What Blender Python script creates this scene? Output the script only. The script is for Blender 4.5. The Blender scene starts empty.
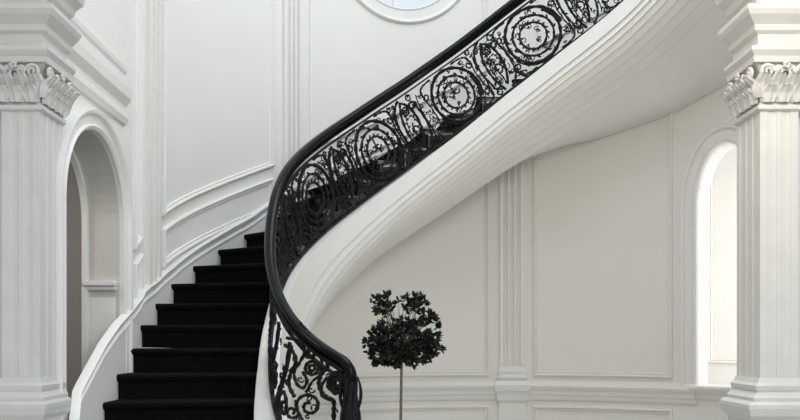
import bpy, bmesh, math, random
from mathutils import Vector, Matrix
from mathutils.geometry import delaunay_2d_cdt
random.seed(7)
C = bpy.context.scene.collection
R_ = math.radians
PI = math.pi

# ------------------------------------------------------------------ materials
def mat(name, col, rough=0.5, metal=0.0, noise=0.0, nscale=6.0, bump=0.0, bscale=60.0, coat=0.0, spec=0.5):
    m = bpy.data.materials.new(name); m.use_nodes = True
    nt = m.node_tree; b = nt.nodes['Principled BSDF']
    b.inputs['Base Color'].default_value = (*col, 1)
    b.inputs['Roughness'].default_value = rough
    b.inputs['Metallic'].default_value = metal
    b.inputs['Coat Weight'].default_value = coat
    b.inputs['Specular IOR Level'].default_value = spec
    tc = nt.nodes.new('ShaderNodeTexCoord')
    if noise:
        n = nt.nodes.new('ShaderNodeTexNoise'); n.inputs['Scale'].default_value = nscale; n.inputs['Detail'].default_value = 5
        r = nt.nodes.new('ShaderNodeValToRGB')
        lo = tuple(max(0, c*(1-noise)) for c in col); hi = tuple(min(1, c*(1+noise)) for c in col)
        r.color_ramp.elements[0].position = .3; r.color_ramp.elements[1].position = .7
        r.color_ramp.elements[0].color = (*lo, 1); r.color_ramp.elements[1].color = (*hi, 1)
        nt.links.new(tc.outputs['Object'], n.inputs['Vector']); nt.links.new(n.outputs['Fac'], r.inputs['Fac'])
        nt.links.new(r.outputs['Color'], b.inputs['Base Color'])
    if bump:
        n2 = nt.nodes.new('ShaderNodeTexNoise'); n2.inputs['Scale'].default_value = bscale; n2.inputs['Detail'].default_value = 3
        bp = nt.nodes.new('ShaderNodeBump'); bp.inputs['Strength'].default_value = bump; bp.inputs['Distance'].default_value = .01
        nt.links.new(tc.outputs['Object'], n2.inputs['Vector']); nt.links.new(n2.outputs['Fac'], bp.inputs['Height'])
        nt.links.new(bp.outputs['Normal'], b.inputs['Normal'])
    return m
M_WALL = mat('painted_plaster', (.83, .80, .755), .62, noise=.015, nscale=1.5, bump=.03, bscale=30)
M_TRIM = mat('painted_moulding', (.82, .798, .765), .45, noise=.01, nscale=3)
M_STONE = mat('painted_stone', (.65, .64, .615), .55, noise=.03, nscale=8, bump=.1, bscale=60)
M_CARV = mat('carved_plaster', (.65, .64, .615), .6, noise=.05, nscale=25, bump=.3, bscale=90)
M_STAIR = mat('stair_plaster', (.80, .78, .745), .4, noise=.015, nscale=4)
M_CARPET = mat('black_carpet', (.0045, .0045, .005), .95, noise=.3, nscale=60, bump=.4, bscale=400, spec=.12)
M_RAIL = mat('polished_black_wood', (.003, .003, .0035), .16, coat=.0, noise=.2, nscale=20, spec=.13)
M_IRON = mat('black_wrought_iron', (.004, .004, .0045), .5, metal=.0, noise=.3, nscale=50, bump=.5, bscale=120, spec=.25)
M_LEAF = mat('dark_leaf', (.012, .018, .012), .45, noise=.5, nscale=14, spec=.35)
M_BARK = mat('bark', (.16, .13, .10), .85, noise=.3, nscale=40, bump=.5, bscale=80)
M_POT = mat('stone_planter', (.55, .54, .51), .7, noise=.08, nscale=10, bump=.3)
M_SOIL = mat('soil', (.03, .022, .016), .95, noise=.4, nscale=50, bump=.8)
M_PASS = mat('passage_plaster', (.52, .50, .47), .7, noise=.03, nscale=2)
M_WARM = mat('warm_plaster', (.84, .835, .82), .6, noise=.02, nscale=2)
# floor: marble tiles
M_FLOOR = bpy.data.materials.new('marble_floor'); M_FLOOR.use_nodes = True
nt = M_FLOOR.node_tree; b = nt.nodes['Principled BSDF']; b.inputs['Roughness'].default_value = .2
tc = nt.nodes.new('ShaderNodeTexCoord'); br = nt.nodes.new('ShaderNodeTexBrick')
br.offset = 0; br.inputs['Scale'].default_value = 1; br.inputs['Brick Width'].default_value = .8; br.inputs['Row Height'].default_value = .8
br.inputs['Mortar Size'].default_value = .006
br.inputs['Color1'].default_value = (.66, .65, .62, 1); br.inputs['Color2'].default_value = (.61, .60, .57, 1); br.inputs['Mortar'].default_value = (.3, .3, .28, 1)
nt.links.new(tc.outputs['Object'], br.inputs['Vector']); nt.links.new(br.outputs['Color'], b.inputs['Base Color'])
# window glass
M_GLASS = bpy.data.materials.new('window_glass'); M_GLASS.use_nodes = True
nt = M_GLASS.node_tree; nt.nodes.remove(nt.nodes['Principled BSDF']); out = nt.nodes['Material Output']
mx = nt.nodes.new('ShaderNodeMixShader'); tr = nt.nodes.new('ShaderNodeBsdfTransparent'); gl = nt.nodes.new('ShaderNodeBsdfGlossy')
gl.inputs['Roughness'].default_value = .05; mx.inputs['Fac'].default_value = .04
nt.links.new(tr.outputs[0], mx.inputs[1]); nt.links.new(gl.outputs[0], mx.inputs[2]); nt.links.new(mx.outputs[0], out.inputs['Surface'])

# ------------------------------------------------------------------ helpers
def link(name, bm, m, parent=None, smooth=False, angle=None):
    me = bpy.data.meshes.new(name)
    bmesh.ops.recalc_face_normals(bm, faces=bm.faces)
    bm.to_mesh(me); bm.free()
    o = bpy.data.objects.new(name, me); C.objects.link(o)
    me.materials.append(m)
    if smooth:
        for p in me.polygons: p.use_smooth = True
        if angle is not None:
            me.set_sharp_from_angle(angle=R_(angle))
    if parent is not None: o.parent = parent
    return o
def struct(name, bm, m, **k):
    o = link(name, bm, m, **k)
    if not k.get('parent'): o['kind'] = 'structure'
    return o
def thing(name, label, cat, loc=(0, 0, 0), group=None):
    o = bpy.data.objects.new(name, None); C.objects.link(o); o.location = loc
    o.empty_display_size = .1
    o['label'] = label; o['category'] = cat
    if group: o['group'] = group
    return o
def rebase(o, loc):   # mesh vertices built in world space under a parent at loc
    o.data.transform(Matrix.Translation(-Vector(loc)))
def box(bm, x0, x1, y0, y1, z0, z1, bev=0):
    r = bmesh.ops.create_cube(bm, size=1)
    vs = r['verts']
    bmesh.ops.scale(bm, vec=(abs(x1-x0), abs(y1-y0), abs(z1-z0)), verts=vs)
    bmesh.ops.translate(bm, vec=((x0+x1)/2, (y0+y1)/2, (z0+z1)/2), verts=vs)
    if bev:
        es = list({e for v in vs for e in v.link_edges})
        bmesh.ops.bevel(bm, geom=es, offset=bev, segments=2, affect='EDGES')
def loft(bm, rings, closed_ring=True, closed_path=False, caps=True):
    """rings: list of lists of Vector"""
    vr = [[bm.verts.new(p) for p in r] for r in rings]
    n = len(vr[0]); L = len(vr)
    for i in range(L if closed_path else L-1):
        a = vr[i]; c = vr[(i+1) % L]
        for j in range(n if closed_ring else n-1):
            k = (j+1) % n
            try: bm.faces.new((a[j], a[k], c[k], c[j]))
            except ValueError: pass
    if caps and closed_ring and not closed_path:
        for r in (vr[0], vr[-1]):
            try: bm.faces.new(r)
            except ValueError: pass
def tube(bm, pts, rad, sides=6, closed=False, up=None):
    pts = [Vector(p) for p in pts]; n = len(pts)
    if n < 2: return
    rings = []
    prev = None
    for i, p in enumerate(pts):
        if closed: t = pts[(i+1) % n]-pts[i-1]
        else: t = pts[min(i+1, n-1)]-pts[max(i-1, 0)]
        if t.length < 1e-9: t = Vector((0, 0, 1))
        t.normalize()
        if prev is None:
            a = Vector((0, 0, 1)) if abs(t.z) < .9 else Vector((1, 0, 0))
            prev = (a - t*a.dot(t)).normalized()
        else:
            q = prev - t*prev.dot(t)
            prev = q.normalized() if q.length > 1e-6 else prev
        bnm = t.cross(prev)
        r = rad[i] if isinstance(rad, (list, tuple)) else rad
        rings.append([p + prev*(r*math.cos(2*PI*j/sides)) + bnm*(r*math.sin(2*PI*j/sides)) for j in range(sides)])
    loft(bm, rings, True, closed, True)
def lathe(bm, prof, c, seg=24):
    rings = [[Vector((c[0]+r*math.cos(2*PI*j/seg), c[1]+r*math.sin(2*PI*j/seg), c[2]+z)) for j in range(seg)] for r, z in prof]
    loft(bm, rings, True, False, True)
def offset_poly(pts, closed):
    """mitre normals (left side) for a 2d polyline"""
    n = len(pts); res = []
    for i in range(n):
        if closed: a, c = pts[i-1], pts[(i+1) % n]
        else: a, c = pts[max(i-1, 0)], pts[min(i+1, n-1)]
        p = pts[i]
        d1 = Vector((p[0]-a[0], p[1]-a[1])); d2 = Vector((c[0]-p[0], c[1]-p[1]))
        if d1.length < 1e-9: d1 = d2.copy()
        if d2.length < 1e-9: d2 = d1.copy()
        d1.normalize(); d2.normalize()
        n1 = Vector((-d1.y, d1.x)); n2 = Vector((-d2.y, d2.x))
        m = n1+n2
        if m.length < 1e-6: m = n1.copy()
        m.normalize(); k = m.dot(n1)
        res.append(m/max(k, .35))
    return res
def wall_sweep(bm, pts, prof, fmap, closed=True):
    """pts 2d (s,z) on a wall; prof (in-plane offset to the left, height off wall); fmap(s,z,off)->Vector"""
    N = offset_poly(pts, closed)
    rings = [[fmap(p[0]+n.x*a, p[1]+n.y*a, h) for a, h in prof] for p, n in zip(pts, N)]
    loft(bm, rings, True, closed, not closed)
def dens(a, c, n): return [(a[0]+(c[0]-a[0])*i/n, a[1]+(c[1]-a[1])*i/n) for i in range(n)]
FR = [(0, -.004), (0, .022), (.010, .032), (.020, .030), (.028, .010), (.042, .016), (.050, .005), (.050, -.004)]
def sheet(outer, holes, fmap, step):
    """triangulated wall sheet with holes; outer rect (s0,s1,z0,z1)"""
    s0, s1, z0, z1 = outer
    ns = max(2, int((s1-s0)/step)); nz = max(2, int((z1-z0)/(step*3)))
    co = []; edges = []
    def loop(ps):
        k = len(co); co.extend(Vector(p) for p in ps)
        edges.extend((k+i, k+(i+1) % len(ps)) for i in range(len(ps)))
    loop(dens((s0, z0), (s1, z0), ns)+dens((s1, z0), (s1, z1), nz)+dens((s1, z1), (s0, z1), ns)+dens((s0, z1), (s0, z0), nz))
    for h in holes: loop(h)
    def inside(p, poly):
        c = False; n = len(poly)
        for i in range(n):
            x1, y1 = poly[i]; x2, y2 = poly[i-1]
            if (y1 > p[1]) != (y2 > p[1]) and p[0] < (x2-x1)*(p[1]-y1)/(y2-y1)+x1: c = not c
        return c
    for i in range(1, ns):
        for j in range(1, nz):
            p = (s0+(s1-s0)*i/ns, z0+(z1-z0)*j/nz)
            ok = True
            for h in holes:
                if inside(p, h) or min((p[0]-q[0])**2+(p[1]-q[1])**2 for q in h) < (step*.35)**2: ok = False
            if ok: co.append(Vector(p))
    vs, es, fs, *_ = delaunay_2d_cdt(co, edges, [], 0, 1e-5)
    bm = bmesh.new()
    bv = [bm.verts.new(fmap(v.x, v.y, 0)) for v in vs]
    for f in fs:
        cx = sum(vs[i].x for i in f)/len(f); cy = sum(vs[i].y for i in f)/len(f)
        if any(inside((cx, cy), h) for h in holes): continue
        try: bm.faces.new([bv[i] for i in f])
        except ValueError: pass
    loose = [v for v in bm.verts if not v.link_faces]
    bmesh.ops.delete(bm, geom=loose, context='VERTS')
    return bm

# ------------------------------------------------------------------ stair mathematics
CX, CY = 1.05, 6.5          # centre of the rotunda
RI, RO, RW = 2.0, 3.04, 3.05
RISE = .175
TT = [(-40, 42.5), (-20, 39.4), (0, 36.3), (20, 33.3), (40, 29.7), (57, 27.2), (75, 24.9), (90, 22.7), (105, 20.3), (121, 17.9), (137, 15.7), (152, 13.8), (160, 12.8), (167.5, 11.8), (173, 10.9),
      (178, 10.0), (183, 9.0), (188, 8.0), (194, 7.0), (200, 6.1), (208, 5.1), (218, 4.1), (231, 3.1), (240, 2.6)]
def lerp_table(tab, x):
    if x <= tab[0][0]: return tab[0][1]
    for (a, b), (c, d) in zip(tab, tab[1:]):
        if x <= c: return b+(d-b)*(x-a)/(c-a)
    return tab[-1][1]
def T0(th): return lerp_table(TT, th)
_ts = {}
def T(th):
    k = round(th, 3)
    if k not in _ts:
        s = w = 0
        for i in range(-6, 7):
            g = math.exp(-(i/3.0)**2); s += g*T0(th+i*1.0); w += g
        _ts[k] = s/w
    return _ts[k]
def P(th): return RISE*T(th)
def Tinv(t):
    lo, hi = -38, 234
    for _ in range(40):
        m = (lo+hi)/2
        if T(m) > t: lo = m
        else: hi = m
    return (lo+hi)/2
def circ(th, r, z=0): a = R_(th); return Vector((CX+r*math.cos(a), CY+r*math.sin(a), z))
OY = [(0, 3.8), (1, 4.06), (2, 4.34), (3, 4.62), (4, 4.9), (5, 5.18), (6, 5.46), (7, 5.74), (8, 6.02), (9, 6.31), (10, 6.58)]
def st(t):
    """inner and outer plan points of the flight at step coordinate t"""
    if t >= 3.1:
        th = Tinv(t); I = circ(th, RI)
    else:
        I = Vector((lerp_table([(0, .14), (1, .02), (2, -.12), (3.1, -.21)], t), lerp_table([(0, 4.15), (1, 4.42), (2, 4.68), (3.1, 4.95)], t), 0)); th = 232
    if t >= 10:
        a = circ(th, RO)
        if t < 11:
            k = t-10; a = Vector((-1.985, lerp_table(OY, 10), 0)).lerp(a, k)
        O = a
    else:
        O = Vector((lerp_table([(4.4, -1.90), (5.4, -1.985)], t), lerp_table(OY, t), 0))
    return I, O
CW = [(0, .1), (3, .24), (4, .22), (5, .19), (6, .15), (7, .11), (8, .085), (10, .07), (40, .07)]
def cw(t): return lerp_table(CW, t)

# ------------------------------------------------------------------ room shell
def W(th, z, off=0): return circ(th, RW-off, z)
def Ws(s, z, off=0): return W(math.degrees(s/RW), z, off)      # s = arc length, off = into the room
def S(th): return R_(th)*RW
ZT = 7.3
# openings in the curved wall
AC, AH, ASP, AAP = 44.3, 5.4, 2.98, 3.60   # right arch: centre, half width (deg), spring, apex
def arch_loop(sc, hw, z0, zs, za, n=24):
    pts = [(sc+hw, z0)]
    for i in range(n+1):
        a = PI*i/n; pts.append((sc+hw*math.cos(a), zs+(za-zs)*math.sin(a)))
    pts.append((sc-hw, z0))
    return pts
ARCH_SILL = 1.12
hole_arch = arch_loop(S(AC), R_(AH)*RW, ARCH_SILL, ASP, AAP)
WC = (S(110), 5.9); WR = .69
hole_win = [(WC[0]+WR*math.cos(2*PI*i/48), WC[1]+WR*math.sin(2*PI*i/48)) for i in range(48)]
bm = sheet((S(-30), S(180), 0, ZT), [hole_arch, hole_win], Ws, .1)
wall_back = struct('wall_back', bm, M_WALL, smooth=True)
# reveals
def reveal(bm, pts, fmap, depth, closed):
    rings = [[fmap(p[0], p[1], 0), fmap(p[0], p[1], -depth)] for p in pts]
    loft(bm, rings, False, closed, False)
bm = bmesh.new(); reveal(bm, hole_arch, Ws, .26, True); struct('wall_arch_reveal', bm, M_WARM, smooth=False)
# ground
bm = bmesh.new(); box(bm, -7, 8, -4, 12, -.1, 0); struct('floor', bm, M_FLOOR)

# left flat wall with arched opening, plane X=-2.0
XL = -2.0
def Lf(s, z, off=0): return Vector((XL+off, s, z))
L_C, L_H, L_SP, L_AP = 5.665, .54, 2.48, 3.0
hole_l = arch_loop(L_C, L_H, .02, L_SP, L_AP)
bm = sheet((4.95, 6.5, 0, ZT), [hole_l], Lf, .12)
struct('wall_left', bm, M_WALL)
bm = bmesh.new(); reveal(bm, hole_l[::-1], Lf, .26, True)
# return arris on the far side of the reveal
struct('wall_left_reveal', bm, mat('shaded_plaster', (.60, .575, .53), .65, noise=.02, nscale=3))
# second, inner arch order and passage behind
bm = bmesh.new()
def quad(bm, *ps): bm.faces.new([bm.verts.new(p) for p in ps])
quad(bm, (-3.5, 4.3, 0), (-3.5, 7.2, 0), (-3.5, 7.2, 3.6), (-3.5, 4.3, 3.6))
quad(bm, (-3.5, 7.2, 0), (-2.26, 7.2, 0), (-2.26, 7.2, 3.6), (-3.5, 7.2, 3.6))
quad(bm, (-3.5, 4.3, 3.6), (-2.26, 4.3, 3.6), (-2.26, 7.2, 3.6), (-3.5, 7.2, 3.6))
quad(bm, (-3.5, 5.12, 0), (-2.26, 5.12, 0), (-2.26, 5.12, 3.6), (-3.5, 5.12, 3.6))
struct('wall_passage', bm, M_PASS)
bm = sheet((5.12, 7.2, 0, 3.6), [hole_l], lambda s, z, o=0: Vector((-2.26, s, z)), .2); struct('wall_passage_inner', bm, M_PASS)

# front piers walls
for sgn, nm in ((-1, 'wall_front_left'), (1, 'wall_front_right')):
    bm = bmesh.new()
    if sgn < 0: box(bm, -6, -2.19, 4.86, 5.12, 0, ZT)
    else: box(bm, 2.19, 6.5, 4.84, 5.1, 0, ZT)
    struct(nm, bm, M_STONE)
    bm = bmesh.new()
    if sgn < 0: box(bm, -2.25, -2.0, 4.95, 5.1, 3.3, ZT); struct('wall_over_pier_left', bm, M_STONE)
    else: bm.free()
bm = bmesh.new()
quad(bm, (4.05, 6.5, 0), (4.05, 5.05, 0), (4.05, 5.05, ZT), (4.05, 6.5, ZT))
# side hall walls where the camera stands
quad(bm, (6.4, 5, 0), (6.4, -3.8, 0), (6.4, -3.8, ZT), (6.4, 5, ZT))
struct('wall_right', bm, M_WALL)
# alcove behind the right arch
def rad(th, r, z): return circ(th, r, z)
bm = bmesh.new()
ra = RW+.26; rb = RW+1.25
n = 8; t0, t1 = AC-16, AC+16
quad(bm, rad(t0, ra, 0), rad(t0, rb, 0), rad(t0, rb, 4.2), rad(t0, ra, 4.2))
quad(bm, rad(t1, ra, 0), rad(t1, rb, 0), rad(t1, rb, 4.2), rad(t1, ra, 4.2))
for i in range(n):
    a = t0+(t1-t0)*i/n; c = t0+(t1-t0)*(i+1)/n
    quad(bm, rad(a, rb, 0), rad(c, rb, 0), rad(c, rb, 4.2), rad(a, rb, 4.2))
    quad(bm, rad(a, ra, 4.2), rad(c, ra, 4.2), rad(c, rb, 4.2), rad(a, rb, 4.2))
bmesh.ops.remove_doubles(bm, verts=bm.verts, dist=.001)
struct('wall_alcove', bm, M_WARM)
bm = sheet((R_(t0)*ra, R_(t1)*ra, 0, 4.2), [[(p[0]*ra/RW, p[1]) for p in hole_arch]], lambda s, z, o=0: circ(math.degrees(s/ra), ra, z), .15)
struct('wall_alcove_inner', bm, M_WARM)
bm = bmesh.new()
fm = lambda s, z, off=0: circ(math.degrees(s/rb), rb-off, z)
sa, sb = R_(t0+3)*rb, R_(54.6)*rb
loopp = dens((sa, 1.37), (sb, 1.37), 12)+dens((sb, 1.37), (sb, 3.9), 2)+dens((sb, 3.9), (sa, 3.9), 12)+dens((sa, 3.9), (sa, 1.37), 2)
wall_sweep(bm, loopp, FR, fm)
struct('trim_1', bm, M_TRIM)

# ------------------------------------------------------------------ trims on the curved wall
def hframe(name, thA, thB, zbot, ztop, prof=FR, n=28):
    """panel frame between angles thA<thB with bottom/top curves given by functions of theta"""
    bot = [(S(thA+(thB-thA)*i/n), zbot(thA+(thB-thA)*i/n)) for i in range(n+1)]
    top = [(S(thB+(thA-thB)*i/n), ztop(thB+(thA-thB)*i/n)) for i in range(n+1)]
    bm = bmesh.new(); wall_sweep(bm, bot+top, prof, Ws)
    return struct(name, bm, M_TRIM, smooth=True, angle=35)
tn = [1]
def trim():
    tn[0] += 1; return 'trim_%d' % tn[0]
hi = lambda th: 6.75
hframe(trim(), 138.6, 168.8, lambda th: P(th)+.63, hi)
hframe(trim(), 138.9, 168.8, lambda th: P(th)+.21, lambda th: P(th)+.52)
hframe(trim(), 176.6, 184.0 if False else 179.6, lambda th: P(th)+.63, hi, n=6)
hframe(trim(), 176.6, 179.6, lambda th: P(th)+.21, lambda th: P(th)+.52, n=6)
hframe(trim(), 92, 130.4, lambda th: P(th)+.66, hi)
hframe(trim(), 55, 82.2, lambda th: P(th)+.63, hi)
def soff(th):   # soffit height where the flight meets the outer wall
    return lerp_table([(-20, 4.9), (20, 4.55), (30, 4.38), (41, 4.24), (55, 3.97), (70, 3.79), (90, 3.68), (105, 3.36), (121, 2.85), (137, 2.38), (152, 1.95), (165, 1.3), (178, 0.02), (260, .02)], th)
hframe(trim(), 91.3, 142, lambda th: 1.245, lambda th: soff(th)+.10)
hframe(trim(), 54.6, 82.3, lambda th: 1.245, lambda th: soff(th)+.10)
# low panels under the dado rail
hframe(trim(), 91.3, 142, lambda th: .25, lambda th: .92)
hframe(trim(), 54.6, 82.3, lambda th: .25, lambda th: .92)
# dado rail
DADO = [(0, -.01), (0, .02), (.02, .03), (.05, .03), (.06, .045), (.10, .05), (.13, .075), (.155, .08), (.165, .06), (.20, .05), (.215, .02), (.215, -.01)]
def hbar(name, thA, thB, z0, prof, n=40, m=M_TRIM):
    pts = [(S(thA+(thB-thA)*i/n), z0) for i in range(n+1)]
    bm = bmesh.new(); wall_sweep(bm, pts, prof, Ws, closed=False)
    return struct(name, bm, m, smooth=True, angle=30)
hbar(trim(), AC+AH+.2, 160, .985, DADO)
hbar(trim(), -25, AC-AH-.2, .985, DADO)
BB = [(0, -.01), (0, .03), (.14, .03), (.16, .02), (.18, .02), (.19, -.01)]
bm = bmesh.new(); wall_sweep(bm, [(S(-25+185*i/50), 0) for i in range(51)], BB, Ws, closed=False); struct('baseboard_back', bm, M_TRIM, smooth=True, angle=30)
# arch window-seat sill
bm = bmesh.new()
pts = [(S(AC+AH+1.2)-(R_(2*AH+2.4)*RW)*i/12, ARCH_SILL+.02) for i in range(13)][::-1]
wall_sweep(bm, pts, [(-.10, -.30), (-.10, .02), (-.06, .03), (-.02, .07), (.01, .09), (.03, .09), (.04, .07), (.04, -.30)], Ws, closed=False)
struct(trim(), bm, M_TRIM)
# arch surround on the right
def sur(bm, loop, fmap, prof):
    wall_sweep(bm, loop, prof, fmap, closed=False)
ASUR = [(0, -.01), (0, .03), (-.03, .045), (-.05, .03), (-.12, .03), (-.14, .055), (-.165, .06), (-.18, .03), (-.18, -.01)]
bm = bmesh.new(); sur(bm, [p for p in hole_arch], Ws, [(a*.95-.004, h) for a, h in ASUR]); struct(trim(), bm, M_TRIM, smooth=True, angle=30)
bm = bmesh.new(); sur(bm, hole_l, Lf, [(a*.72-.004, h) for a, h in ASUR]); struct(trim(), bm, M_TRIM, smooth=True, angle=30)
# inner arch order in the left reveal, impost shelf on the far reveal
hl2 = arch_loop(L_C, L_H-.03, .02, L_SP, L_AP-.03)
bm = bmesh.new()
wall_sweep(bm, hl2, [(.0, -.26), (.0, -.22), (-.03, -.22), (-.03, -.26)], Lf, closed=False); struct(trim(), bm, M_TRIM)
bm = bmesh.new(); yf = L_C+L_H
box(bm, -2.25, -2.02, yf-.03, yf+.02, 2.0, 2.03, .005); box(bm, -2.25, -2.015, yf-.05, yf+.02, 2.03, 2.065, .006)
box(bm, -2.25, -2.03, yf-.012, yf+.02, .3, 1.95, .004)
struct(trim(), bm, M_TRIM)
# right reveal in the left wall under the impost
# cornice on left wall (same profile as the pier entablature); (z, off)
ENT = [(3.19, .0), (3.19, .055), (3.215, .075), (3.235, .075), (3.26, .02), (3.315, .02), (3.33, .045), (3.36, .05), (3.40, .095), (3.425, .11), (3.45, .11), (3.465, .03), (3.52, .03), (3.535, .06), (3.57, .075), (3.60, .12), (3.64, .13), (3.66, .11), (3.68, 0)]
bm = bmesh.new()
pr = [(z-3.19, o) for z, o in ENT]
LENT = [(3.2, -.005), (3.2, .02), (3.24, .035), (3.27, .035), (3.29, .015), (3.33, .015), (3.36, .04), (3.38, .055), (3.44, .062), (3.46, .062), (3.47, .01), (3.56, .01), (3.58, .025), (3.61, .03), (3.62, -.005)]
rings = [[Vector((XL+o, y, z)) for z, o in LENT] for y in (5.08, 6.30)]
loft(bm, rings); struct(trim(), bm, M_TRIM)
# architrave beads on left wall
bm = bmesh.new()
rings = [[Vector((XL+o, y, z)) for z, o in [(3.08, -.005), (3.08, .02), (3.11, .03), (3.13, .02), (3.13, -.005)]] for y in (5.08, 6.34)]
# round window
bm = bmesh.new(); reveal(bm, hole_win, Ws, .25, True); win_rev = struct('window_reveal', bm, M_TRIM, smooth=True)
bm = bmesh.new()
def ringloop(r, n=64): return [(WC[0]+r*math.cos(2*PI*i/n), WC[1]+r*math.sin(2*PI*i/n)) for i in range(n)]
wall_sweep(bm, ringloop(WR), [(-.004, -.01), (-.004, .018), (-.015, .024), (-.03, .014), (-.12, .012), (-.13, .028), (-.15, .034), (-.165, .02), (-.165, -.01)], Ws)
win = struct('window_1', bm, M_TRIM, smooth=True, angle=30)
bm = bmesh.new(); wall_sweep(bm, ringloop(WR), [(.0, -.24), (.0, -.20), (.025, -.20), (.025, -.24)], Ws)
for a in (0, 90):
    q = R_(a)
    p0 = (WC[0]-math.cos(q)*WR, WC[1]-math.sin(q)*WR); p1 = (WC[0]+math.cos(q)*WR, WC[1]+math.sin(q)*WR)
    wall_sweep(bm, dens(p0, p1, 10)+[p1], [(-.012, -.235), (-.012, -.205), (.012, -.205), (.012, -.235)], Ws, closed=False)
link('window_frame', bm, M_TRIM, win)
bm = bmesh.new(); bm.faces.new([bm.verts.new(Ws(p[0], p[1], -.22)) for p in ringloop(WR, 48)]); link('pane', bm, M_GLASS, win)
win_rev.parent = win; win_rev.name = 'reveal'
if 'kind' in win_rev: del win_rev['kind']

# ------------------------------------------------------------------ pilasters on the curved wall
def wall_pilaster(label, th0, th1, zfun, ztop, flutes=3, base=True):
    c = (th0+th1)/2
    o = thing('fluted_pilaster', label, 'pilaster', W(c, zfun(c)), 'fluted pilasters on the curved wall')
    def sweepv(name, s0, s1, z0f, z1, prof_h, sm=False):
        bm = bmesh.new()
        # horizontal section polyline with heights, lofted vertically
        rings = []
        k = 14
        for i in range(k+1):
            f = i/k
            rings.append([Ws(s0+(s1-s0)*a, z0f(math.degrees((s0+(s1-s0)*a)/RW))*(1-f)+z1*f, h) for a, h in prof_h])
        loft(bm, rings)
        q = link(name, bm, M_TRIM, o); rebase(q, o.location); return q
    prof = [(0, -.01), (0, .045)]
    for i in range(flutes):
        a0 = .10+.80*i/flutes; a1 = .10+.80*(i+1)/flutes; w = a1-a0
        prof += [(a0+.14*w, .048), (a0+.20*w, .022), (a0+.5*w, .008), (a0+.80*w, .022), (a0+.86*w, .048)]
    prof += [(1, .045), (1, -.01)]
    s0, s1 = S(th0), S(th1)
    zb = (lambda th: zfun(th)+.16) if base else zfun
    sweepv('shaft', s0, s1, zb, ztop, prof)
    if base:
        bm = bmesh.new()
        ext = [(0, .055), (.03, .075), (.045, .075), (.06, .05), (.075, .05), (.09, .06), (.11, .06), (.125, .042), (.16, .038)]
        rings = []
        for dz, h in ext:
            e = (h-.03)*.7/(1)
            rings.append([Ws(s0-e, zfun(th0)+dz, -.01), Ws(s0-e, zfun(th0)+dz, h), Ws((s0+s1)/2, zfun(c)+dz, h), Ws(s1+e, zfun(th1)+dz, h), Ws(s1+e, zfun(th1)+dz, -.01)])
        loft(bm, rings); q = link('base', bm, M_TRIM, o); rebase(q, o.location)
    return o
sk = lambda th: P(th)+.17
wall_pilaster('tall narrow fluted pilaster rising from the stair skirting beside the left arch cornice', 170.6, 174.8, sk, ZT, 2, False)
wall_pilaster('tall fluted pilaster whose foot the handrail bend hides, left of the round window', 132.6, 136.6, sk, ZT, 3, False)
p3 = wall_pilaster('fluted pilaster below the stair, on the dado behind the small tree', 84.2, 89.2, lambda th: 1.195, 3.70, 3)
bm = bmesh.new()
s0, s1 = S(83.6), S(89.8)
rings = []
for z, h, e in [(0, .05, 0), (.2, .05, 0), (.22, .035, -.02), (.95, .035, -.02), (.98, .06, 0), (1.05, .075, .01), (1.09, .10, .03), (1.15, .11, .04), (1.195, .09, .02)]:
    rings.append([Ws(s0-e, z, -.01), Ws(s0-e, z, h), Ws((s0+s1)/2, z, h), Ws(s1+e, z, h), Ws(s1+e, z, -.01)])
loft(bm, rings); q = link('pedestal', bm, M_TRIM, p3); rebase(q, p3.location)

# ------------------------------------------------------------------ corner piers with carved capitals
def leaf(bm, org, X, Y, Z, w, h, curl, lob=5):
    """acanthus leaf: X across, Z up, Y outward"""
    nu, nv = 6, 9
    g = []
    for j in range(nv+1):
        v = j/nv
        ww = w*.5*(.55+.55*math.sin(PI*min(1, v*.85+.1)))*(1+.16*abs(math.sin(lob*PI*v)))*(1 if v < .85 else (1.0-(v-.85)*3.2))
        ang = max(0, v-.55)/.45
        out = .012+.03*v*h/.12+curl*math.sin(ang*PI*.62)*ang
        zz = h*(v if v < .8 else .8+.18*math.sin((v-.8)/.2*PI*.75))
        row = []
        for i in range(nu+1):
            u = i/nu*2-1
            rib = .008*(1-abs(u))+.004*math.cos(u*3*PI)
            row.append(bm.verts.new(org+X*(u*ww)+Y*(out+rib-abs(u)**2*.008)+Z*zz))
        g.append(row)
    for j in range(nv):
        for i in range(nu):
            bm.faces.new((g[j][i], g[j][i+1], g[j+1][i+1], g[j+1][i]))
def volute(bm, org, X, Y, r, turns=1.7, tr=.012, sgn=1):
    pts = []; rr = []
    n = 30
    for i in range(n+1):
        f = i/n; a = 2*PI*turns*f; q = r*(1-.85*f)
        pts.append(org+X*(sgn*q*math.cos(a))+Vector((0, 0, 1))*(q*math.sin(a))+Y*(.012*f)); rr.append(tr*(1-.5*f))
    tube(bm, pts, rr, 6)
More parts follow.
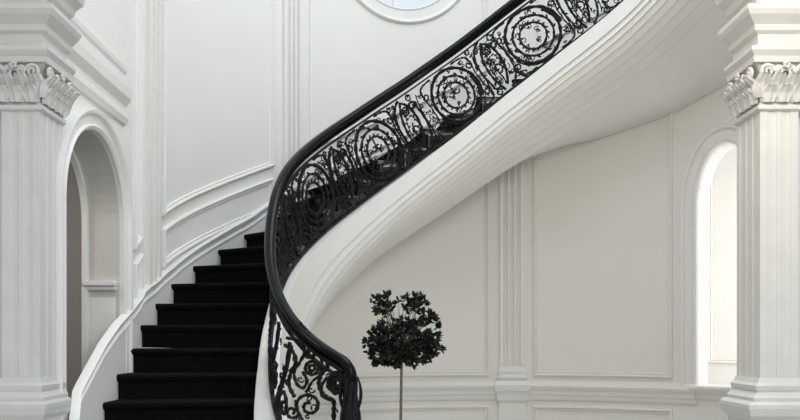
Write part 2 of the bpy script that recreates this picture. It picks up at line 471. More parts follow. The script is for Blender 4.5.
def capital_face(bm, A, B, Y, z0, z1):
    """leaves along face from A to B (plan points), Y outward"""
    X = (B-A); L = X.length; X.normalize(); Z = Vector((0, 0, 1)); H = z1-z0
    n1 = max(2, round(L/.075)); 
    for i in range(n1):
        p = A+X*(L*(i+.5)/n1); leaf(bm, Vector((p.x, p.y, z0)), X, Y, Z, L/n1*1.1, H*.42, .03)
    for i in range(n1+1):
        p = A+X*(L*i/n1); leaf(bm, Vector((p.x, p.y, z0+H*.12)), X, Y, Z, L/n1*1.05, H*.60, .045)
    for e, s in ((0, 1), (1, -1)):
        p = A+X*(L*e)+Y*.035
        volute(bm, Vector((p.x, p.y, z1-H*.22))+X*(.02*s), X, Y, .04, sgn=s)
    for s in (-1, 1):
        p = A+X*(L*.5+s*.035)+Y*.03
        volute(bm, Vector((p.x, p.y, z1-H*.2)), X, Y, .028, sgn=-s)
    p = A+X*(L*.5)+Y*.05
    for k in range(5):
        q = 2*PI*k/5
        c = Vector((p.x, p.y, z1-.012))+X*(.014*math.cos(q))+Z*(.014*math.sin(q))
        r = bmesh.ops.create_icosphere(bm, subdivisions=1, radius=.012); bmesh.ops.translate(bm, vec=c, verts=r['verts'])
def pier(sgn, label):
    y0, y1 = 4.76, 5.09
    xi = 1.97*sgn; xo = 2.30*sgn
    o = thing('corner_pier', label, 'pier', (sgn*2.13, 4.93, 0))
    bs = .42 if sgn < 0 else .85
    def part(name, bm, m=M_STONE, **k):
        q = link(name, bm, m, o, **k); rebase(q, o.location); return q
    # plan outline rings: inner side + front; off = projection
    def ring(off, z):
        a = xi-sgn*off; 
        return [Vector((xo, y1, z)), Vector((a, y1, z)), Vector((a, y0-off, z)), Vector((xo, y0-off, z))]
    # pedestal
    bm = bmesh.new()
    loft(bm, [ring(h*bs, z) for z, h in [(0, .06), (.18, .06), (.2, .045), (1.16, .045), (1.19, .06), (1.215, .065), (1.24, .10), (1.28, .115), (1.30, .115), (1.315, .09)]])
    part('pedestal', bm)
    bm = bmesh.new()
    loft(bm, [ring(h*bs, z) for z, h in [(1.31, .065), (1.335, .07), (1.35, .05), (1.365, .03), (1.38, .04), (1.40, .045), (1.415, .02), (1.44, .008)]])
    part('base', bm)
    # shaft with flutes on both visible faces
    bm = bmesh.new()
    def fl(a, c, outward, n):
        a = Vector(a); c = Vector(c); d = c-a; L = d.length; d.normalize(); res = []
        m = .03
        for i in range(n):
            w = (L-2*m)/n; s = m+w*i
            for f, dep in ((.16, 0), (.2, .004), (.5, .006), (.8, .004), (.84, 0)):
                res.append(a+d*(s+w*f)-outward*dep)
        return [a]+res+[c]
    side = fl((xi, y1), (xi, y0), Vector((-sgn, 0)), 3)
    front = fl((xi, y0), (xi+sgn*.21, y0), Vector((0, -1)), 2)
    # recessed outer part of the front
    plan = [Vector((xo, y1))]+side+front[1:]+[Vector((xi+sgn*.21, y0+.06)), Vector((xo, y0+.06))]
    loft(bm, [[Vector((p.x, p.y, z)) for p in plan] for z in (1.43, 2.94)])
    part('shaft', bm)
    bm = bmesh.new()
    # astragal + bell
    loft(bm, [ring(h, z) for z, h in [(2.90, .004), (2.91, .018), (2.93, .018), (2.94, .004), (2.95, .002), (3.12, .012), (3.15, .03), (3.155, .055), (3.185, .06), (3.195, .045)]])
    capital_face(bm, Vector((xi-sgn*.01, y1, 0)), Vector((xi-sgn*.01, y0, 0)), Vector((-sgn, 0, 0)), 2.945, 3.15)
    capital_face(bm, Vector((xi, y0-.01, 0)), Vector((xi+sgn*.24, y0-.01, 0)), Vector((0, -1, 0)), 2.945, 3.15)

    part('capital', bm, M_CARV, smooth=True, angle=40)
    bm = bmesh.new()
    def ring2(off, z):
        a = xi-sgn*off; return [Vector((xo+sgn*.5, y1, z)), Vector((a, y1, z)), Vector((a, y0-off, z)), Vector((xo+sgn*.5, y0-off, z))]
    loft(bm, [ring2(h, z) for z, h in ENT]+[ring2(0, 3.7), ring2(0, ZT)])
    part('entablature', bm)
    return o
pier(-1, 'left carved corner pier with leafy capital beside the arched opening at the stairs')
pier(1, 'right carved corner pier with leafy capital in front of the bright arch')

# ------------------------------------------------------------------ staircase
# how far the steps stand above the curb line at the well side / wall side (in risers)
DI = [(71, 0), (84, .9), (97, 1.6), (112, 2.0), (142, 2.2), (158, 1.1), (172, 0)]
DO = [(80, 0), (100, 1.5), (130, 1.5), (145, .5), (155, .3), (165, .15), (175, 0)]
def Tinv2(t, tab):
    lo, hi = -38, 234
    for _ in range(40):
        m = (lo+hi)/2
        if T(m)+lerp_table(tab, m) > t: lo = m
        else: hi = m
    return (lo+hi)/2
stair = thing('curved_staircase', 'sweeping curved white staircase with black carpeted steps', 'staircase', (CX-RI, CY, 0))
def spart(name, bm, m, **k):
    q = link(name, bm, m, stair, **k); rebase(q, stair.location); return q
DEP = [(-40, .66), (57, .64), (90, .64), (121, .68), (137, .84), (145, .98), (152, 1.15), (160, 1.5), (168, 2.2), (178, 3.0), (260, 3.0)]
# inner fascia + soffit
FAS = [(-.07, .06), (-.07, -.04)]
for i in range(1, 10):
    f = i/9
    a_ = -.07+.49*f**2.5; b_ = -.04-.58*f**.97
    FAS.append((a_-.006, b_+.002))
    if i < 9: FAS.append((a_+.012, b_-.001))
ths = [T_ for T_ in [ -30+2*i for i in range(int((231+30)/2)+1)]]+[231.5]
tl = [T(th) for th in ths]
rings = []; rings_f = []
stations = sorted(set([0.15, .6, 1, 1.5, 2, 2.5, 3.0]+[t for t in tl if t > 3.05]))
top_r = []
for t in stations:
    I, O = st(t)
    th = Tinv(t) if t >= 3.1 else 232
    d = (O-I); L = d.length; d.normalize()
    z = RISE*t
    dep = lerp_table(DEP, th)/.64
    zi = [max(0.005, z+b*(dep if b < -.06 else 1)) for a, b in FAS]
    zo = max(.005, min(soff(th), z-.18))
    fac = [I+d*a+Vector((0, 0, zz)) for (a, b), zz in zip(FAS, zi)]
    zl = zi[-1]
    soft = []
    for k in range(1, 9):
        f = k/8; a = .42+(L-.42)*f
        bulge = -.05*math.sin(PI*f)*(1 if zl > .3 else 0)
        soft.append(I+d*a+Vector((0, 0, max(.004, zl+(zo-zl)*f+bulge))))
    c = cw(t)
    topo = [I+d*L+Vector((0, 0, z-.03-.17)), I+d*(c+.02)+Vector((0, 0, max(.003, z-.2))), I+d*(c)+Vector((0, 0, max(.004, z-.15))), I+d*(c)+Vector((0, 0, z+.045)), I+d*(c-.015)+Vector((0, 0, z+.06))]
    topo[0].z = max(.003, topo[0].z)
    rings.append(fac+soft+topo)
bm = bmesh.new(); loft(bm, rings)
spart('stringer', bm, M_STAIR, smooth=True, angle=14)
# wall-side skirting
def hs(t): return lerp_table([(0, .40), (7, .40), (8, .36), (9, .29), (10.5, .20), (12, .155), (45, .15)], t)
rings = []
for t in [x for x in stations if x > 3]:
    I, O = st(t)
    if t > 11: O = circ(Tinv2(t, DO), RO)
    d = (O-I).normalized(); z = RISE*t; h = hs(t)
    h = max(.12, h)
    rings.append([O+d*(.008-a)+Vector((0, 0, z+b)) for a, b in [(0, -.25), (.032, -.25), (.032, h-.115), (.042, h-.105), (.042, h-.09), (.026, h-.082), (.026, h-.045), (.05, h-.035), (.056, h-.012), (.03, h), (0, h)]])
bm = bmesh.new(); loft(bm, rings); spart('skirting', bm, M_TRIM, smooth=True, angle=30)
# steps
def at(t, a):
    I, O = st(t)
    if t > 8: I = circ(Tinv2(t, DI), RI)
    if t > 11: O = circ(Tinv2(t, DO), RO)
    d = (O-I); L = d.length; d.normalize(); c = cw(t)
    return I+d*(c+(L-c)*a)
def step(k):
    def build(a0, a1, lift, n=10, nose=.0):
        rings = []
        for i in range(n+1):
            a = a0+(a1-a0)*i/n
            F = at(k, a); B = at(k+1, a); d = (B-F).normalized(); z = RISE*k+lift
            g = (B-F).length
            pr = [(.035-nose, -RISE-.02), (.035-nose, -.055), (.016-nose, -.048), (.002-nose, -.034), (-.002-nose, -.018), (.004-nose, -.006), (.018-nose, 0), (g+.03, 0), (g+.03, -.02), (.06, -.06), (.06, -RISE-.02)]
            rings.append([F+d*x+Vector((0, 0, z+y)) for x, y in pr])
        bm = bmesh.new(); loft(bm, rings); return bm
    o = spart('step', build(0.0, .992, 0, nose=-.014), M_TRIM, smooth=True, angle=40)
    I, O = st(k)
    o2 = link('carpet', build(0, .997, .008, nose=.006), M_CARPET, o, smooth=True, angle=40); rebase(o2, stair.location)
for k in range(1, 37): step(k)

# ------------------------------------------------------------------ balustrade
RB = RI
bal = thing('balustrade', 'black wrought iron scrollwork balustrade with dark handrail following the curved stair', 'balustrade', tuple(circ(226.3, RB, P(226.3))))
def bpart(name, bm, m, parent=None, **k):
    q = link(name, bm, m, parent or bal, **k); rebase(q, bal.location); return q
TH0, TH1 = 226.3, -20.0
def path(th, dz, r=RB): return circ(th, r, P(th)+dz)
def frame(th):
    a = path(th+.5, 0); c = path(th-.5, 0); t = (c-a).normalized()
    out = Vector((math.cos(R_(th)), math.sin(R_(th)), 0)); up = out.cross(t)
    if up.z < 0: up = -up
    return t, out, up.normalized()
# handrail
HR = [(0, .045), (.022, .041), (.038, .028), (.044, .008), (.040, -.010), (.028, -.020), (.024, -.034), (.014, -.042), (-.014, -.042), (-.024, -.034), (-.028, -.020), (-.040, -.010), (-.044, .008), (-.038, .028), (-.022, .041)]
rings = []
n = 150
def hz(th): return .915
for i in range(n+1):
    th = TH0+(TH1-TH0)*i/n
    t, out, up = frame(th); p = path(th, hz(th))
    sc = lerp_table([(175, 1), (200, .8)], th)
    rings.append([p+out*a*sc+up*b*sc for a, b in HR])
# scrolled end: drop and curl over the newel
t, out, up = frame(TH0); p0 = path(TH0, hz(TH0))
pre = []
for i in range(1, 12):
    f = i/11; ang = f*PI*.95
    p = p0 - t*(.075*math.sin(ang)) - Vector((0, 0, 1))*(.085*(1-math.cos(ang))*.5+.03*f)
    tt = (-t*math.cos(ang)-Vector((0, 0, 1))*math.sin(ang)).normalized()
    uu = out.cross(tt).normalized()
    if uu.dot(up) < 0 and i < 3: uu = -uu
    if pre and uu.dot(pre[-1][1]) < 0: uu = -uu
    s = .8*(1-.2*f)
    pre.append(([p+out*a*s+uu*b*s for a, b in HR], uu))
bm = bmesh.new(); loft(bm, [r for r, _ in pre][::-1]+rings)
bpart('handrail', bm, M_RAIL, smooth=True, angle=60)
def strip(name, dz, w, h, th0=TH0, th1=TH1, m=M_IRON):
    rings = []
    for i in range(n+1):
        th = th0+(th1-th0)*i/n
        t, out, up = frame(th); p = path(th, dz)
        rings.append([p+out*a+up*b for a, b in ((-w, -h), (-w, h), (w, h), (w, -h))])
    bm = bmesh.new(); loft(bm, rings); return bpart(name, bm, m)
B0, B1 = .10, .805
strip('base_rail', B0-.010, .014, .011)
strip('top_bar', B1+.01, .012, .007)
strip('channel_bar', .862, .012, .009)

# slope-aligned coordinates on the railing surface
ua = [0.0]; tha = [TH0]
K = 1000
pp = path(TH0, B0)
for i in range(1, K+1):
    th = TH0+(TH1-TH0)*i/K; q = path(th, B0); ua.append(ua[-1]+(q-pp).length); tha.append(th); pp = q
def th_of(u):
    if u <= 0: return TH0
    if u >= ua[-1]: return TH1
    lo, hi_ = 0, K
    while hi_-lo > 1:
        m = (lo+hi_)//2
        if ua[m] <= u: lo = m
        else: hi_ = m
    f = (u-ua[lo])/(ua[hi_]-ua[lo]); return tha[lo]+(tha[hi_]-tha[lo])*f
def u_of(th):
    i = (TH0-th)/(TH0-TH1)*K; i0 = max(0, min(K-1, int(i))); return ua[i0]+(ua[i0+1]-ua[i0])*(i-i0)
def cosal(th):
    t, _, _ = frame(th); return math.sqrt(max(0, 1-t.z**2)), t.z
def RM(u, w, off=0.0):
    """slope coordinates -> 3d; w perpendicular to the slope, 0 base rail .. HW top bar. Follows the cylinder."""
    th = th_of(u)
    c, s = cosal(th)
    # moving perpendicular to the slope = shift back along the plan and up
    ds = -w*s                      # horizontal arc shift (negative = downhill)
    dth = -math.degrees(ds/RB)     # uphill is decreasing theta
    th2 = th+dth
    z = P(th)+B0+w*c
    return circ(th2, RB+off, z)
def HW(u): return (B1-B0)*cosal(th_of(u))[0]
def scr(bm, pts, r, closed=False, amp=.35, f=.9, sides=5, off=0):
    r *= 1.42
    P3 = [RM(u, w, off) for u, w in pts]
    rr = [r*(1+amp*math.sin(i*f*2.1)*random.uniform(.4, 1)) for i in range(len(P3))]
    tube(bm, P3, rr, sides, closed)
def arc(c, r0, r1, a0, a1, n=28, ex=1.0):
    return [(c[0]+(r0+(r1-r0)*i/n)*ex*math.cos(R_(a0+(a1-a0)*i/n)), c[1]+(r0+(r1-r0)*i/n)*math.sin(R_(a0+(a1-a0)*i/n))) for i in range(n+1)]
def bez(p0, p1, p2, p3, n=20):
    r = []
    for i in range(n+1):
        t = i/n; a = (1-t)**3; b_ = 3*t*(1-t)**2; c = 3*t*t*(1-t); d = t**3
        r.append((a*p0[0]+b_*p1[0]+c*p2[0]+d*p3[0], a*p0[1]+b_*p1[1]+c*p2[1]+d*p3[1]))
    return r
def leafb(bm, u, w, ang, L, wd):
    """small flat iron leaf lying in the railing surface"""
    n = 5; c, s = math.cos(ang), math.sin(ang)
    ring = []
    for i in range(n+1):
        f = i/n; hw = wd*math.sin(PI*min(1, f*.9+.06))**.8
        ring.append((f*L, hw))
    for i in range(n, -1, -1): ring.append((ring[i][0], -ring[i][1]))
    lo = []; up_ = []
    for x, y in ring:
        q = (u+x*c-y*s, w+x*s+y*c)
        lo.append(RM(q[0], q[1], -.005)); up_.append(RM(q[0], q[1], .005))
    loft(bm, [lo, up_])
def vine(bm, pts, r=.004, leaves=True, step=3, L=.035):
    scr(bm, pts, r, amp=.2, sides=4)
    if leaves:
        for i in range(1, len(pts)-1, step):
            d = math.atan2(pts[i+1][1]-pts[i-1][1], pts[i+1][0]-pts[i-1][0])
            leafb(bm, pts[i][0], pts[i][1], d+(1 if (i//step) % 2 else -1)*random.uniform(.6, 1.1), L*random.uniform(.7, 1.2), .008)
def medallion(u, parent, s=1.0, variant=0):
    H = HW(u); c = (u, H*.5); R = H*.49
    bm = bmesh.new()
    scr(bm, arc(c, R, R*.90, -110+variant*25, 300+variant*25, 60), .0115)
    scr(bm, arc(c, R*.70, R*.70, 0, 354, 44), .0085, closed=True)
    scr(bm, arc(c, R*.46, R*.46, 0, 353, 36), .0085, closed=True)
    for k in range(22):                           # foliage wreath between the rings
        a = 2*PI*k/22; rr = R*(.73 if k % 2 else .66)
        leafb(bm, c[0]+rr*math.cos(a), c[1]+rr*math.sin(a), a+1.1, .040, .009)
    for k in range(18):
        a = 2*PI*k/18; rr = R*.49
        leafb(bm, c[0]+rr*math.cos(a), c[1]+rr*math.sin(a), a-.9, .030, .007)
    if variant % 3 != 1:                          # little heart scroll hanging from the ring
        for sg in (-1, 1):
            scr(bm, arc((c[0]+sg*.03, c[1]+R*.12), .034, .010, 90-90*sg+(0 if sg > 0 else 0), 90-90*sg+sg*-330, 22), .006)
        scr(bm, bez((c[0], c[1]+R*.42), (c[0]+.01, c[1]+.05), (c[0]-.01, c[1]), (c[0], c[1]+.02)), .006)
    for sx_, sy_ in ((-1, 1), (1, 1), (-1, -1), (1, -1)):
        k0 = (c[0]+sx_*R*.52, c[1]+sy_*R*.98); k1 = (c[0]+sx_*R*1.16, c[1]+sy_*R*.62)
        scr(bm, bez(k0, (c[0]+sx_*R*.95, c[1]+sy_*R*.98), (c[0]+sx_*R*1.2, c[1]+sy_*R*.95), k1, 14), .007)
        a0 = 0 if sx_ < 0 else 180
        scr(bm, arc((c[0]+sx_*R*1.05, c[1]+sy_*R*.58), R*.13, R*.05, a0+180, a0+180-sx_*sy_*380, 16), .006)
        scr(bm, bez((c[0]+sx_*R*1.12, c[1]), (c[0]+sx_*R*1.02, c[1]+sy_*R*.25), (c[0]+sx_*R*1.25, c[1]+sy_*R*.5), (c[0]+sx_*R*1.1, c[1]+sy_*R*.9), 12), .006)
    # outer hugging arc and spiral feet
    scr(bm, arc(c, R*1.04, R*.93, 200, 330, 24), .007)
    bpart('medallion', bm, M_IRON, parent)
def column(u, parent, flip=False):
    """pointed leaf-shaped loop with a ring at its head, S scroll on both sides"""
    H = HW(u); bm = bmesh.new(); g = -1 if flip else 1
    q = lambda x, y: (u+g*x, H*y)
    body = bez(q(-.07, .04), q(-.13, .40), q(-.10, .72), q(-.01, .93), 18)+bez(q(-.01, .93), q(.11, .80), q(.10, .40), q(-.02, .10), 18)[1:]
    scr(bm, body, .0095)
    scr(bm, arc(q(.0, .77), .036, .036, 0, 350, 20), .007, closed=True)
    scr(bm, arc(q(.0, .77), .015, .015, 0, 345, 10), .006, closed=True)
    scr(bm, bez(q(-.03, .12), q(.0, .25), q(-.05, .4), q(.0, .55), 14), .006)
    sp = arc(q(-.01, .42), .055, .012, -90, 300, 26); scr(bm, sp, .007)
    # right sweeping S scroll
    scr(bm, bez(q(.0, .02), q(.16, .10), q(.16, .55), q(.13, .75), 20)+arc(q(.095, .78), .045, .012, 0 if g > 0 else 180, (400 if g > 0 else -220), 24)[1:], .0085)
    scr(bm, bez(q(-.02, .98), q(-.17, .90), q(-.18, .5), q(-.15, .25), 20)+arc(q(-.11, .20), .045, .012, 180 if g > 0 else 0, (560 if g > 0 else -380), 24)[1:], .0085)
    vine(bm, bez(q(-.06, .15), q(-.09, .4), q(-.06, .6), q(-.02, .7), 16), step=2, L=.03)
    vine(bm, bez(q(.05, .2), q(.07, .4), q(.06, .55), q(.03, .68), 16), step=2, L=.03)
    vine(bm, bez(q(.12, .1), q(.19, .3), q(.12, .5), q(.19, .9), 16), step=3, L=.035)
    vine(bm, bez(q(-.12, .9), q(-.2, .7), q(-.14, .5), q(-.19, .08), 16), step=3, L=.035)
    for x, y, r in ((.17, .07, .030), (-.16, .95, .022), (.10, .93, .028), (-.13, .07, .028)):
        scr(bm, arc(q(x, y), r, r*.9, 0, 340, 14), .006)
        leafb(bm, *q(x, y), random.uniform(0, 6), r*.9, .007)
    bpart('leaf_scroll', bm, M_IRON, parent)
# filler lace: fine tendrils through every panel
lace_bm = bmesh.new()
def lace(u0, u1, parent, n=26):
    bm = lace_bm
    for k in range(n):
        u = random.uniform(u0, u1); H = HW(u); w = random.uniform(.06, .94)*H
        a = random.uniform(0, 360); r = random.uniform(.018, .038)
        pts = arc((u, w), r, r*.25, a, a+random.choice((-1, 1))*random.uniform(250, 420), 14)
        if all(0 < p[1] < H for p in pts): scr(bm, pts, .0032, amp=.1, sides=4)
        leafb(bm, u, w, random.uniform(0, 6.3), .028, .007)
# medallion positions found from plan angle
def th_px(px):   # plan angle on the far side of the inner curve lying on the ray through an image column
    k = (px-400)/870.0; A = 1+k*k; B = -2*(k*CX+CY); Cc = CX*CX+CY*CY-RB*RB
    y = (-B+math.sqrt(B*B-4*A*Cc))/(2*A); return math.degrees(math.atan2(y-CY, k*y-CX))
def ucen(px, y):
    th = th_px(px); p = circ(th, RB); z = 1.66+(338-y)*p.y/870
    # centre of medallion: find u such that RM(u,H/2) has this theta
    lo, hi_ = 0, ua[-1]
    for _ in range(30):
        m = (lo+hi_)/2; q = RM(m, HW(m)*.5); a = math.degrees(math.atan2(q.y-CY, q.x-CX))
        if a < -90: a += 360
        if a > th: lo = m
        else: hi_ = m
    return (lo+hi_)/2
um = [ucen(378, 140), ucen(456, 88), ucen(533, 38)]
sp_ = (um[2]-um[0])/2
cents = [um[0]-2*sp_, um[0]-sp_]+um+[um[2]+sp_*i for i in range(1, 5)]
for i, c in enumerate(cents):
    e = bpy.data.objects.new('scroll_panel', None); C.objects.link(e); e.parent = bal; e.empty_display_size = .05
    medallion(c, e, variant=i)
    column(c+sp_*.5, e, flip=bool(i % 2) and False)
    lace(c-sp_*.5, c+sp_*.5, e, 75)
# lower panels between newel and the first medallion
uL = cents[0]-sp_*.5
e = bpy.data.objects.new('scroll_panel', None); C.objects.link(e); e.parent = bal
bm = bmesh.new()
def near(px, y):
    """railing surface point (near side) -> slope coordinates (u,w)"""
    k = (px-400)/870.0; A = 1+k*k; B = -2*(k*CX+CY); Cc = CX*CX+CY*CY-RB*RB
    yy = (-B-math.sqrt(max(0, B*B-4*A*Cc)))/(2*A)
    th = math.degrees(math.atan2(yy-CY, k*yy-CX)) % 360; z = 1.66+(338-y)*yy/870
    return th, z
def NP(thz): return circ(thz[0], RB, thz[1])
def smooth2(pts):
    out = []
    n = len(pts)
    for i in range(n-1):
        p0, p1, p2, p3 = pts[max(i-1, 0)], pts[i], pts[i+1], pts[min(i+2, n-1)]
        m = max(1, int(math.dist(p1, p2)/2))
        for j in range(m):
            t = j/m
            out.append(tuple(.5*(2*p1[k]+(p2[k]-p0[k])*t+(2*p0[k]-5*p1[k]+4*p2[k]-p3[k])*t*t+(3*p1[k]-p0[k]-3*p2[k]+p3[k])*t**3) for k in (0, 1)))
    out.append(pts[-1]); return out
def nscr(pts, r, closed=False, amp=.3):
    pts = smooth2(pts)
    P3 = [NP(near(*p)) for p in pts]
    tube(bm, P3, [r*(1+amp*math.sin(i*1.9)*random.uniform(.4, 1)) for i in range(len(P3))], 6, closed)
def iarc(cx, cy, r0, r1, a0, a1, n=28):
    return [(cx+(r0+(r1-r0)*i/n)*math.cos(R_(a0+(a1-a0)*i/n)), cy+(r0+(r1-r0)*i/n)*math.sin(R_(a0+(a1-a0)*i/n))) for i in range(n+1)]
# motifs traced on the railing surface
nscr(iarc(312, 368, 6.5, 6.5, 0, 350), .011, True)
nscr(iarc(312, 368, 3, 3, 0, 350, 12), .010, True)
nscr([(328, 362)]+iarc(336, 383, 17, 17, 240, 100, 26)+[(334, 404), (334, 420), (338, 440), (342, 470)], .014)
nscr(iarc(338, 383, 9, 9, 0, 352, 24), .020, True)
nscr(iarc(338, 383, 4, 4, 0, 350, 12), .016, True)
nscr(iarc(309, 406, 13, 3, 180, 640, 40), .011)
nscr([(296, 400), (298, 412), (306, 425), (316, 436), (322, 455), (320, 480)], .011)
nscr([(289, 330), (300, 334), (309, 341), (315, 350), (313, 357)]+iarc(308, 353, 5, 2, 30, 330, 14), .011)
nscr([(287, 338), (298, 341), (305, 350), (300, 362), (294, 372), (297, 384), (303, 388), (307, 381), (303, 372)], .011)
nscr([(285, 345), (293, 352), (296, 362), (291, 372), (289, 385), (294, 396)], .013)
nscr([(318, 352), (322, 362), (320, 374), (312, 382), (306, 392)], .009)
nscr([(300, 322), (316, 340), (330, 352), (345, 362)], .008)
nscr([(322, 350), (334, 358), (346, 366)], .009)
nscr(iarc(292, 412, 7, 2, 0, 400, 24), .010)
nscr([(330, 400), (322, 396), (322, 386), (326, 378)], .009)
for k in range(12):
    px = random.uniform(284, 346); y = random.uniform(338, 430)
    if y < 320+(px-284)*.62+14: continue
    a = random.uniform(0, 360); nscr(iarc(px, y, random.uniform(2, 4), 1, a, a+300, 8), .005)
bpart('volute_scroll', bm, M_IRON, e)
lace(u_of(203), uL, e, 24)
# dense bottom scrolls hidden from this view fill the rest of the lower panel
bm = bmesh.new()
u = u_of(203)
while u < uL-.1:
    H = HW(u)
    scr(bm, arc((u, H*.24), H*.20, .02, -90, 400, 34), .0095)
    scr(bm, bez((u+.14, .01), (u+.2, H*.3), (u+.02, H*.5), (u+.14, H*.93), 20), .009)
    vine(bm, bez((u+.05, .02), (u+.16, H*.3), (u-.02, H*.6), (u+.1, H*.95), 16), step=2)
    u += .30
bpart('leaf_scroll', bm, M_IRON, e)
lw = bpart('lacework', lace_bm, M_IRON); lw['kind'] = 'stuff'
# newel post: foliate wrought iron column
nb = circ(227.8, RB-.01, 0); nz0 = P(228)+.055
bm = bmesh.new()
prof = [(.07, 0), (.075, .03), (.05, .05), (.04, .09), (.052, .16), (.06, .22), (.045, .3), (.036, .38), (.05, .47), (.058, .56), (.05, .64), (.038, .72), (.046, .78), (.03, .84)]
lathe(bm, prof, (nb.x, nb.y, nz0), 16)
for k in range(6):
    for base_z, hgt in ((.05, .2), (.24, .2), (.42, .22), (.6, .2)):
        a = 2*PI*k/6+base_z*3
        pts = []; rr = []
        for i in range(9):
            f = i/8; r = .046+.014*math.sin(PI*f)
            pts.append(Vector((nb.x+r*math.cos(a+.7*f), nb.y+r*math.sin(a+.7*f), nz0+base_z+hgt*f))); rr.append(.011*math.sin(PI*min(1, .15+.8*f)))
        tube(bm, pts, rr, 5)
bpart('newel_post', bm, M_IRON, smooth=True, angle=50)

# ------------------------------------------------------------------ potted tree
TX, TY = .01, 7.2
tree = thing('potted_tree', 'small ball-headed tree with dark glossy leaves and slim bare trunk', 'tree', (TX, TY, 0))
def tpart(name, bm, m, **k):
    q = link(name, bm, m, tree, **k); rebase(q, tree.location); return q
bm = bmesh.new()
lathe(bm, [(.13, 0), (.15, .02), (.13, .05), (.19, .30), (.215, .33), (.22, .38), (.20, .385), (.19, .35), (.12, .34)], (TX, TY, 0), 32)
tpart('planter', bm, M_POT, smooth=True, angle=40)
bm = bmesh.new(); lathe(bm, [(.0, .30), (.186, .30), (.188, .35), (.10, .362), (.0, .365)], (TX, TY, 0), 24); tpart('soil', bm, M_SOIL)
PXM = TY/870
def tz(y): return 1.66+(338-y)*PXM
bm = bmesh.new()
tr_ = [(TX+.004*math.sin(z*5), TY, z) for z in [.34+.08*i for i in range(15)]]
tr_.append((TX, TY, tz(345)))
tube(bm, tr_, [.014-.004*i/len(tr_) for i in range(len(tr_))], 8)
tpart('trunk', bm, M_BARK, smooth=True)
blobs = [(384, 304, 15, 15), (414, 303, 15, 13), (403, 340, 33, 25), (380, 342, 17, 15), (427, 343, 17, 16), (431, 320, 12, 10), (402, 357, 28, 12), (384, 353, 17, 14)]
bb = bmesh.new(); bm = bmesh.new()
def tleaf(o, d, L, w):
    d = d.normalized(); s = d.cross(Vector((random.gauss(0, 1), random.gauss(0, 1), random.gauss(0, 1)))).normalized(); nrm = d.cross(s)
    a = o; p1 = o+d*L*.3+s*w; p2 = o+d*L*.7+s*w*.8; tip = o+d*L-nrm*L*.12; p3 = o+d*L*.7-s*w*.8; p4 = o+d*L*.3-s*w
    m1 = o+d*L*.3-nrm*w*.35; m2 = o+d*L*.7-nrm*w*.4
    V = [bm.verts.new(v) for v in (a, p1, p2, tip, p3, p4, m1, m2)]
    for f in ((0, 1, 6), (1, 2, 7, 6), (2, 3, 7), (3, 4, 7), (4, 5, 6, 7), (5, 0, 6)): bm.faces.new([V[i] for i in f])
ctr = Vector((TX, TY, tz(350)))
wts = [b_[2]*b_[3] for b_ in blobs]
for k in range(400):
    b_ = random.choices(blobs, wts)[0]
    while True:
        v = Vector((random.uniform(-1, 1), random.uniform(-1, 1), random.uniform(-1, 1)))
        if .1 < v.length < 1: break
    tip = Vector((TX+(b_[0]-401+v.x*b_[2])*PXM, TY+v.y*max(b_[2], 18)*1.15*PXM, tz(b_[1]-v.z*b_[3])))
    if k % 3 == 0:
        mid = ctr.lerp(tip, .5)+Vector((0, 0, -.02))
        tube(bb, [ctr, mid, tip], [.005, .003, .0015], 4)
    out = (tip-ctr).normalized()
    for j in range(random.randint(6, 9)):
        d = out*.7+Vector((random.gauss(0, .8), random.gauss(0, .8), random.gauss(0, .7)))
        tleaf(tip-out*random.uniform(0, .02), d, random.uniform(.035, .058), random.uniform(.010, .016))

tpart('foliage', bm, M_LEAF)
tpart('branches', bb, M_BARK)

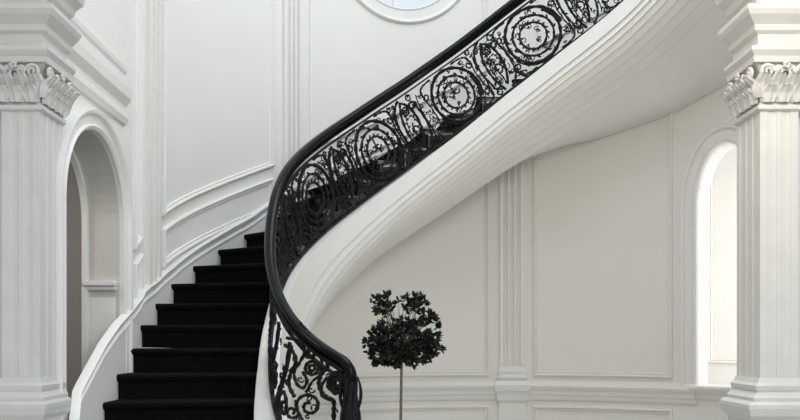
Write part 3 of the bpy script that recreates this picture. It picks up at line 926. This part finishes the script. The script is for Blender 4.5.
# ------------------------------------------------------------------ light
w = bpy.data.worlds.new('World'); bpy.context.scene.world = w; w.use_nodes = True
nt = w.node_tree; bg = nt.nodes['Background']
tc = nt.nodes.new('ShaderNodeTexCoord'); sx = nt.nodes.new('ShaderNodeSeparateXYZ'); rp = nt.nodes.new('ShaderNodeValToRGB')
dt = nt.nodes.new('ShaderNodeVectorMath'); dt.operation = 'DOT_PRODUCT'; dt.inputs[1].default_value = (.5, .30, .75)
mr = nt.nodes.new('ShaderNodeMapRange'); mr.inputs['From Min'].default_value = -1; mr.inputs['From Max'].default_value = 1
rp.color_ramp.elements[0].position = .15; rp.color_ramp.elements[0].color = (.66, .58, .48, 1)
rp.color_ramp.elements[1].position = .75; rp.color_ramp.elements[1].color = (.83, .92, 1.0, 1)
nt.links.new(tc.outputs['Generated'], dt.inputs[0]); nt.links.new(dt.outputs['Value'], mr.inputs['Value']); nt.links.new(mr.outputs['Result'], rp.inputs['Fac']); nt.links.new(rp.outputs['Color'], bg.inputs['Color'])
bg.inputs['Strength'].default_value = 1.05
def area(name, loc, rot, sx_, sy_, pw, col=(1, 1, 1)):
    l = bpy.data.lights.new(name, 'AREA'); l.shape = 'RECTANGLE'; l.size = sx_; l.size_y = sy_; l.energy = pw; l.color = col
    o = bpy.data.objects.new(name, l); C.objects.link(o); o.location = loc; o.rotation_euler = rot
    return o
area('skylight', (CX, CY-.3, 7.6), (0, 0, 0), 3.5, 3.5, 150, (.78, .90, 1))
area('hall_daylight', (3.5, -1.5, 5.0), (R_(58), 0, R_(28)), 3.5, 3, 150, (.78, .90, 1))
o = area('warm_fill', (1.3, 3.4, 3.9), (0, 0, 0), 1.2, 1.2, 36, (1, .86, .68))  # unseen fill added to warm and brighten the lower back wall
o.rotation_euler = (Vector((2.0, 9.3, 1.7))-o.location).to_track_quat('-Z', 'Y').to_euler()
al = circ(AC-9.5, RW+.75, 2.3)
area('alcove_light', al, (R_(90), 0, R_(AC-9.5)), .7, 3.2, 30, (1, .98, .94))

area('passage_fill', (-3.0, 5.5, 3.4), (0, 0, 0), .6, .6, 16, (1, .97, .92))  # added fill, no fixture here; lifts the dark passage behind the left arch

# ------------------------------------------------------------------ camera
cam = bpy.data.cameras.new('camera'); co = bpy.data.objects.new('camera', cam); C.objects.link(co)
co.location = (0, 0, 1.66); co.rotation_euler = (R_(90), 0, 0)
cam.sensor_width = 36; cam.lens = 870/800*36; cam.shift_y = 128/800; cam.clip_start = .05
bpy.context.scene.camera = co
bpy.context.scene.view_settings.view_transform = 'Standard'
bpy.context.scene.view_settings.exposure = -.12
